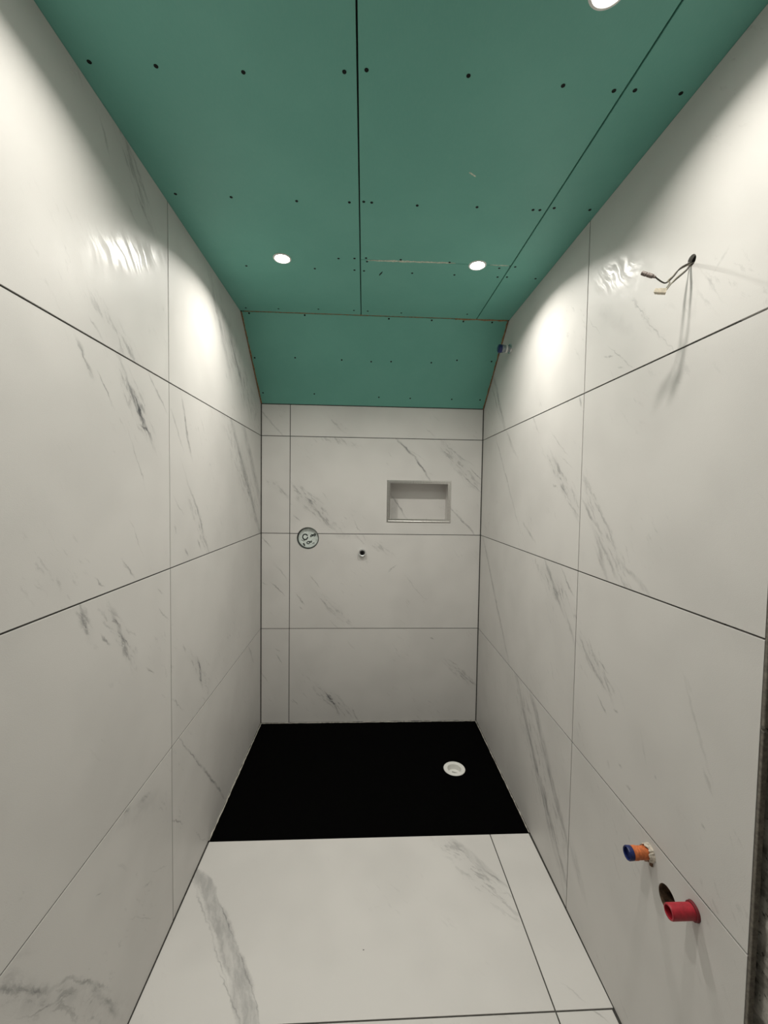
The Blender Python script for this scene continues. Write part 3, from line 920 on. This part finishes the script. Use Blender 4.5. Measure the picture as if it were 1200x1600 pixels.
link('band', mesh_from(bm, 'band', False), MAT_WHITE, up)

op = empty('water_pipe_stub', FR['R'] @ Matrix.Translation((OPIPE[0], OPIPE[1], 0)))
tag(op, 'orange plugged pipe stub with a blue end low on the right wall', 'pipe stub')
bm = lathe([(0.0, -0.03), (0.0148, -0.03), (0.0148, 0.034), (0.0160, 0.036), (0.0156, 0.047), (0.0, 0.047)], 28)
link('plug_body', mesh_from(bm, 'plug_body', False), MAT_ORANGE, op)
bm = lathe([(0.0, 0.047), (0.0140, 0.047), (0.0160, 0.048), (0.0164, 0.058), (0.0150, 0.0605), (0.0130, 0.059), (0.0125, 0.053), (0.0, 0.052)], 28)
link('end_cap', mesh_from(bm, 'end_cap', False), MAT_BLUE, op)
link('mortar_collar', mortar_ring(0.0150, 0.0205, 3, hgt=0.012), MAT_MORTAR, op)
bm = bmesh.new()
add_prism(bm, [(0.006, -0.028), (0.014, -0.025), (0.012, -0.015), (0.004, -0.017)], 0.0003, 0.005, 0.001)
link('mortar_crumb', mesh_from(bm, 'mortar_crumb'), plain('brown_mortar', (0.16, 0.09, 0.055), 0.9, grain=0.3), op)

rp = empty('waste_pipe', FR['R'] @ Matrix.Translation((DRAINH[0], DRAINH[1], 0)))
tag(rp, 'short red waste pipe stub sticking out low on the right wall', 'pipe stub')
bm = lathe([(0.0120, -0.08), (0.0155, -0.08), (0.0155, 0.054), (0.0148, 0.057), (0.0120, 0.057), (0.0118, 0.050)], 36, True)
link('pipe', mesh_from(bm, 'pipe', False), MAT_RED, rp)
bm = lathe([(0.0157, 0.0003), (0.0190, 0.0003), (0.0186, 0.005), (0.0157, 0.006)], 30, True)
link('rubber_collar', mesh_from(bm, 'rubber_collar', False), plain('dark_red_rubber', (0.16, 0.012, 0.018), 0.6), rp)
wh = empty('core_hole', FR['R'] @ Matrix.Translation((OPENH[0], OPENH[1], 0)))
tag(wh, 'open round hole in the tile left of the red pipe stub', 'hole')
bm = lathe([(0.0298, -0.0006), (0.0306, -0.090), (0.0, -0.090), (0.0, -0.086), (0.0292, -0.086), (0.0290, -0.0006)], 40, True)
link('lining', mesh_from(bm, 'lining', False), plain('brown_core_hole', (0.12, 0.075, 0.045), 0.9, grain=0.6, gscale=60, bump=0.5), wh)
bm = lathe([(0.0150, -0.086), (0.0185, -0.086), (0.0185, -0.030), (0.0150, -0.030)], 28, True)
o = link('recessed_pipe', mesh_from(bm, 'recessed_pipe', False), plain('rusty_red_pipe', (0.34, 0.06, 0.03), 0.6, grain=0.3), wh)
o.location = (0.009, 0.002, 0)

# ------------------------------------------------------------------ loose cable
cbl = empty('light_cable', FR['R'] @ Matrix.Translation((CABLE[0], CABLE[1], 0)))
tag(cbl, 'loose pair of wires hanging from a hole high on the right wall', 'cable')
inv = cbl.matrix_world.inverted()


def loc(p):
    return inv @ Vector(p)


def strand(pts, r, mat, off=(0, 0, 0), phase=0.0, tw=0.0018):
    P = [(1.392, -1.669, 1.998)] + list(pts)
    Q = []
    n = len(P)
    for i, p in enumerate(P):
        t = phase + i * 1.5
        k = tw if 0 < i < n - 1 else tw * 0.5
        Q.append(loc(Vector(p) + Vector((0.3 * k * math.sin(t), k * math.cos(t), k * math.sin(t)))))
    o = link('wire', mesh_from(tube(Q, r, 8, 6), 'wire', True), mat, cbl)
    return o


A_ = [(1.366, -1.6669, 1.9942), (1.338, -1.6747, 1.9782), (1.318, -1.6825, 1.9565), (1.300, -1.6877, 1.9406), (1.288, -1.6881, 1.9400), (1.270, -1.6888, 1.9508)]
B_ = [(1.366, -1.6709, 1.9892), (1.345, -1.685, 1.9696), (1.312, -1.6986, 1.9425), (1.298, -1.6988, 1.9282), (1.290, -1.6984, 1.9165)]
strand(A_, 0.0016, MAT_WIRE_D, phase=0.0, tw=0.0010)
strand(A_[:4] + [(1.3035, -1.6905, 1.9395), (1.2935, -1.6975, 1.9250), (1.290, -1.6984, 1.9165)], 0.0014, MAT_WIRE_L, phase=2.6, tw=0.0026)
strand(B_, 0.0016, MAT_WIRE_D, phase=0.5, tw=0.0016)
strand(B_, 0.0014, MAT_WIRE_L, phase=3.6, tw=0.0016)


def along(p, q):
    """frame with Z from p to q"""
    d = (Vector(q) - Vector(p)).normalized()
    return Matrix.Translation(p) @ d.to_track_quat('Z', 'Y').to_matrix().to_4x4()


tA0, tA1 = (1.272, -1.6895, 1.9495), (1.251, -1.6732, 1.9665)
L_ = (Vector(tA1) - Vector(tA0)).length
bm = lathe([(0.0, 0.0), (0.0026, 0.0), (0.0030, 0.004), (0.0046, 0.006), (0.0048, L_ * 0.55), (0.0040, L_ * 0.6), (0.0048, L_ * 0.66), (0.0046, L_ * 0.95), (0.0034, L_), (0.0, L_)], 14)
o = link('terminal_sleeve', mesh_from(bm, 'terminal_sleeve', False), MAT_SLEEVE, cbl)
o.matrix_parent_inverse = inv
o.matrix_world = along(tA0, tA1)
tB0, tB1 = (1.2915, -1.6985, 1.9150), (1.273, -1.6878, 1.9200)
L_ = (Vector(tB1) - Vector(tB0)).length
bm = bmesh.new()
add_prism(bm, [(-0.0060, -0.0045), (0.0060, -0.0045), (0.0060, 0.0045), (-0.0060, 0.0045)], 0.0, L_ * 0.72, 0.001)
add_prism(bm, [(-0.0056, -0.0040), (-0.0006, -0.0040), (-0.0006, 0.0040), (-0.0056, 0.0040)], L_ * 0.7, L_ * 0.98, 0.001)
add_prism(bm, [(0.0006, -0.0040), (0.0056, -0.0040), (0.0056, 0.0040), (0.0006, 0.0040)], L_ * 0.7, L_ * 1.06, 0.001)
o = link('terminal_block', mesh_from(bm, 'terminal_block'), MAT_TERM, cbl)
o.matrix_parent_inverse = inv
o.matrix_world = along(tB0, tB1)

# ------------------------------------------------------------------ recessed downlights
LIGHTS = [(0.306, -0.921, 'lit round downlight left of the ceiling centre joint, near the slope'),
          (1.075, -0.931, 'lit round downlight on the torn cross joint, right of centre near the slope'),
          (1.064, -1.832, 'lit round downlight at the top right edge of the photo'),
          (0.312, -1.832, 'lit round downlight just above the top left edge of the photo')]
ME_RING = mesh_from(lathe([(0.0275, 0.0), (0.0350, 0.0), (0.0352, 0.0012), (0.0340, 0.0030), (0.0295, 0.0036), (0.0275, 0.0024)], 40, True), 'trim_ring')
ME_RING.materials.append(MAT_WHITE)
ME_LENS = mesh_from(lathe([(0.0, 0.0018), (0.0180, 0.0016), (0.0274, 0.0008), (0.0274, 0.0), (0.0, 0.0)], 32), 'lens')
ME_LENS.materials.append(MAT_LENS)
for (x, y, lab) in LIGHTS:
    d = empty('downlight', FR['C'] @ Matrix.Translation((x, -y, 0.0)))
    tag(d, lab, 'downlight', 'ceiling downlights')
    link('trim_ring', ME_RING, None, d)
    link('lens', ME_LENS, None, d)
    ld = bpy.data.lights.new('downlight_beam', 'AREA')
    ld.shape = 'DISK'
    ld.size = 0.052
    ld.spread = math.radians(LAMP_SPREAD)
    ld.energy = LAMP_ENERGY if y > -1.5 else LAMP_ENERGY_NEAR
    ld.color = LAMP_COLOUR
    lo = bpy.data.objects.new('downlight_beam', ld)
    COL.objects.link(lo)
    lo.parent = d
    lo.location = (0, 0, 0.0040)
    lo.rotation_euler = (math.pi, 0, 0)
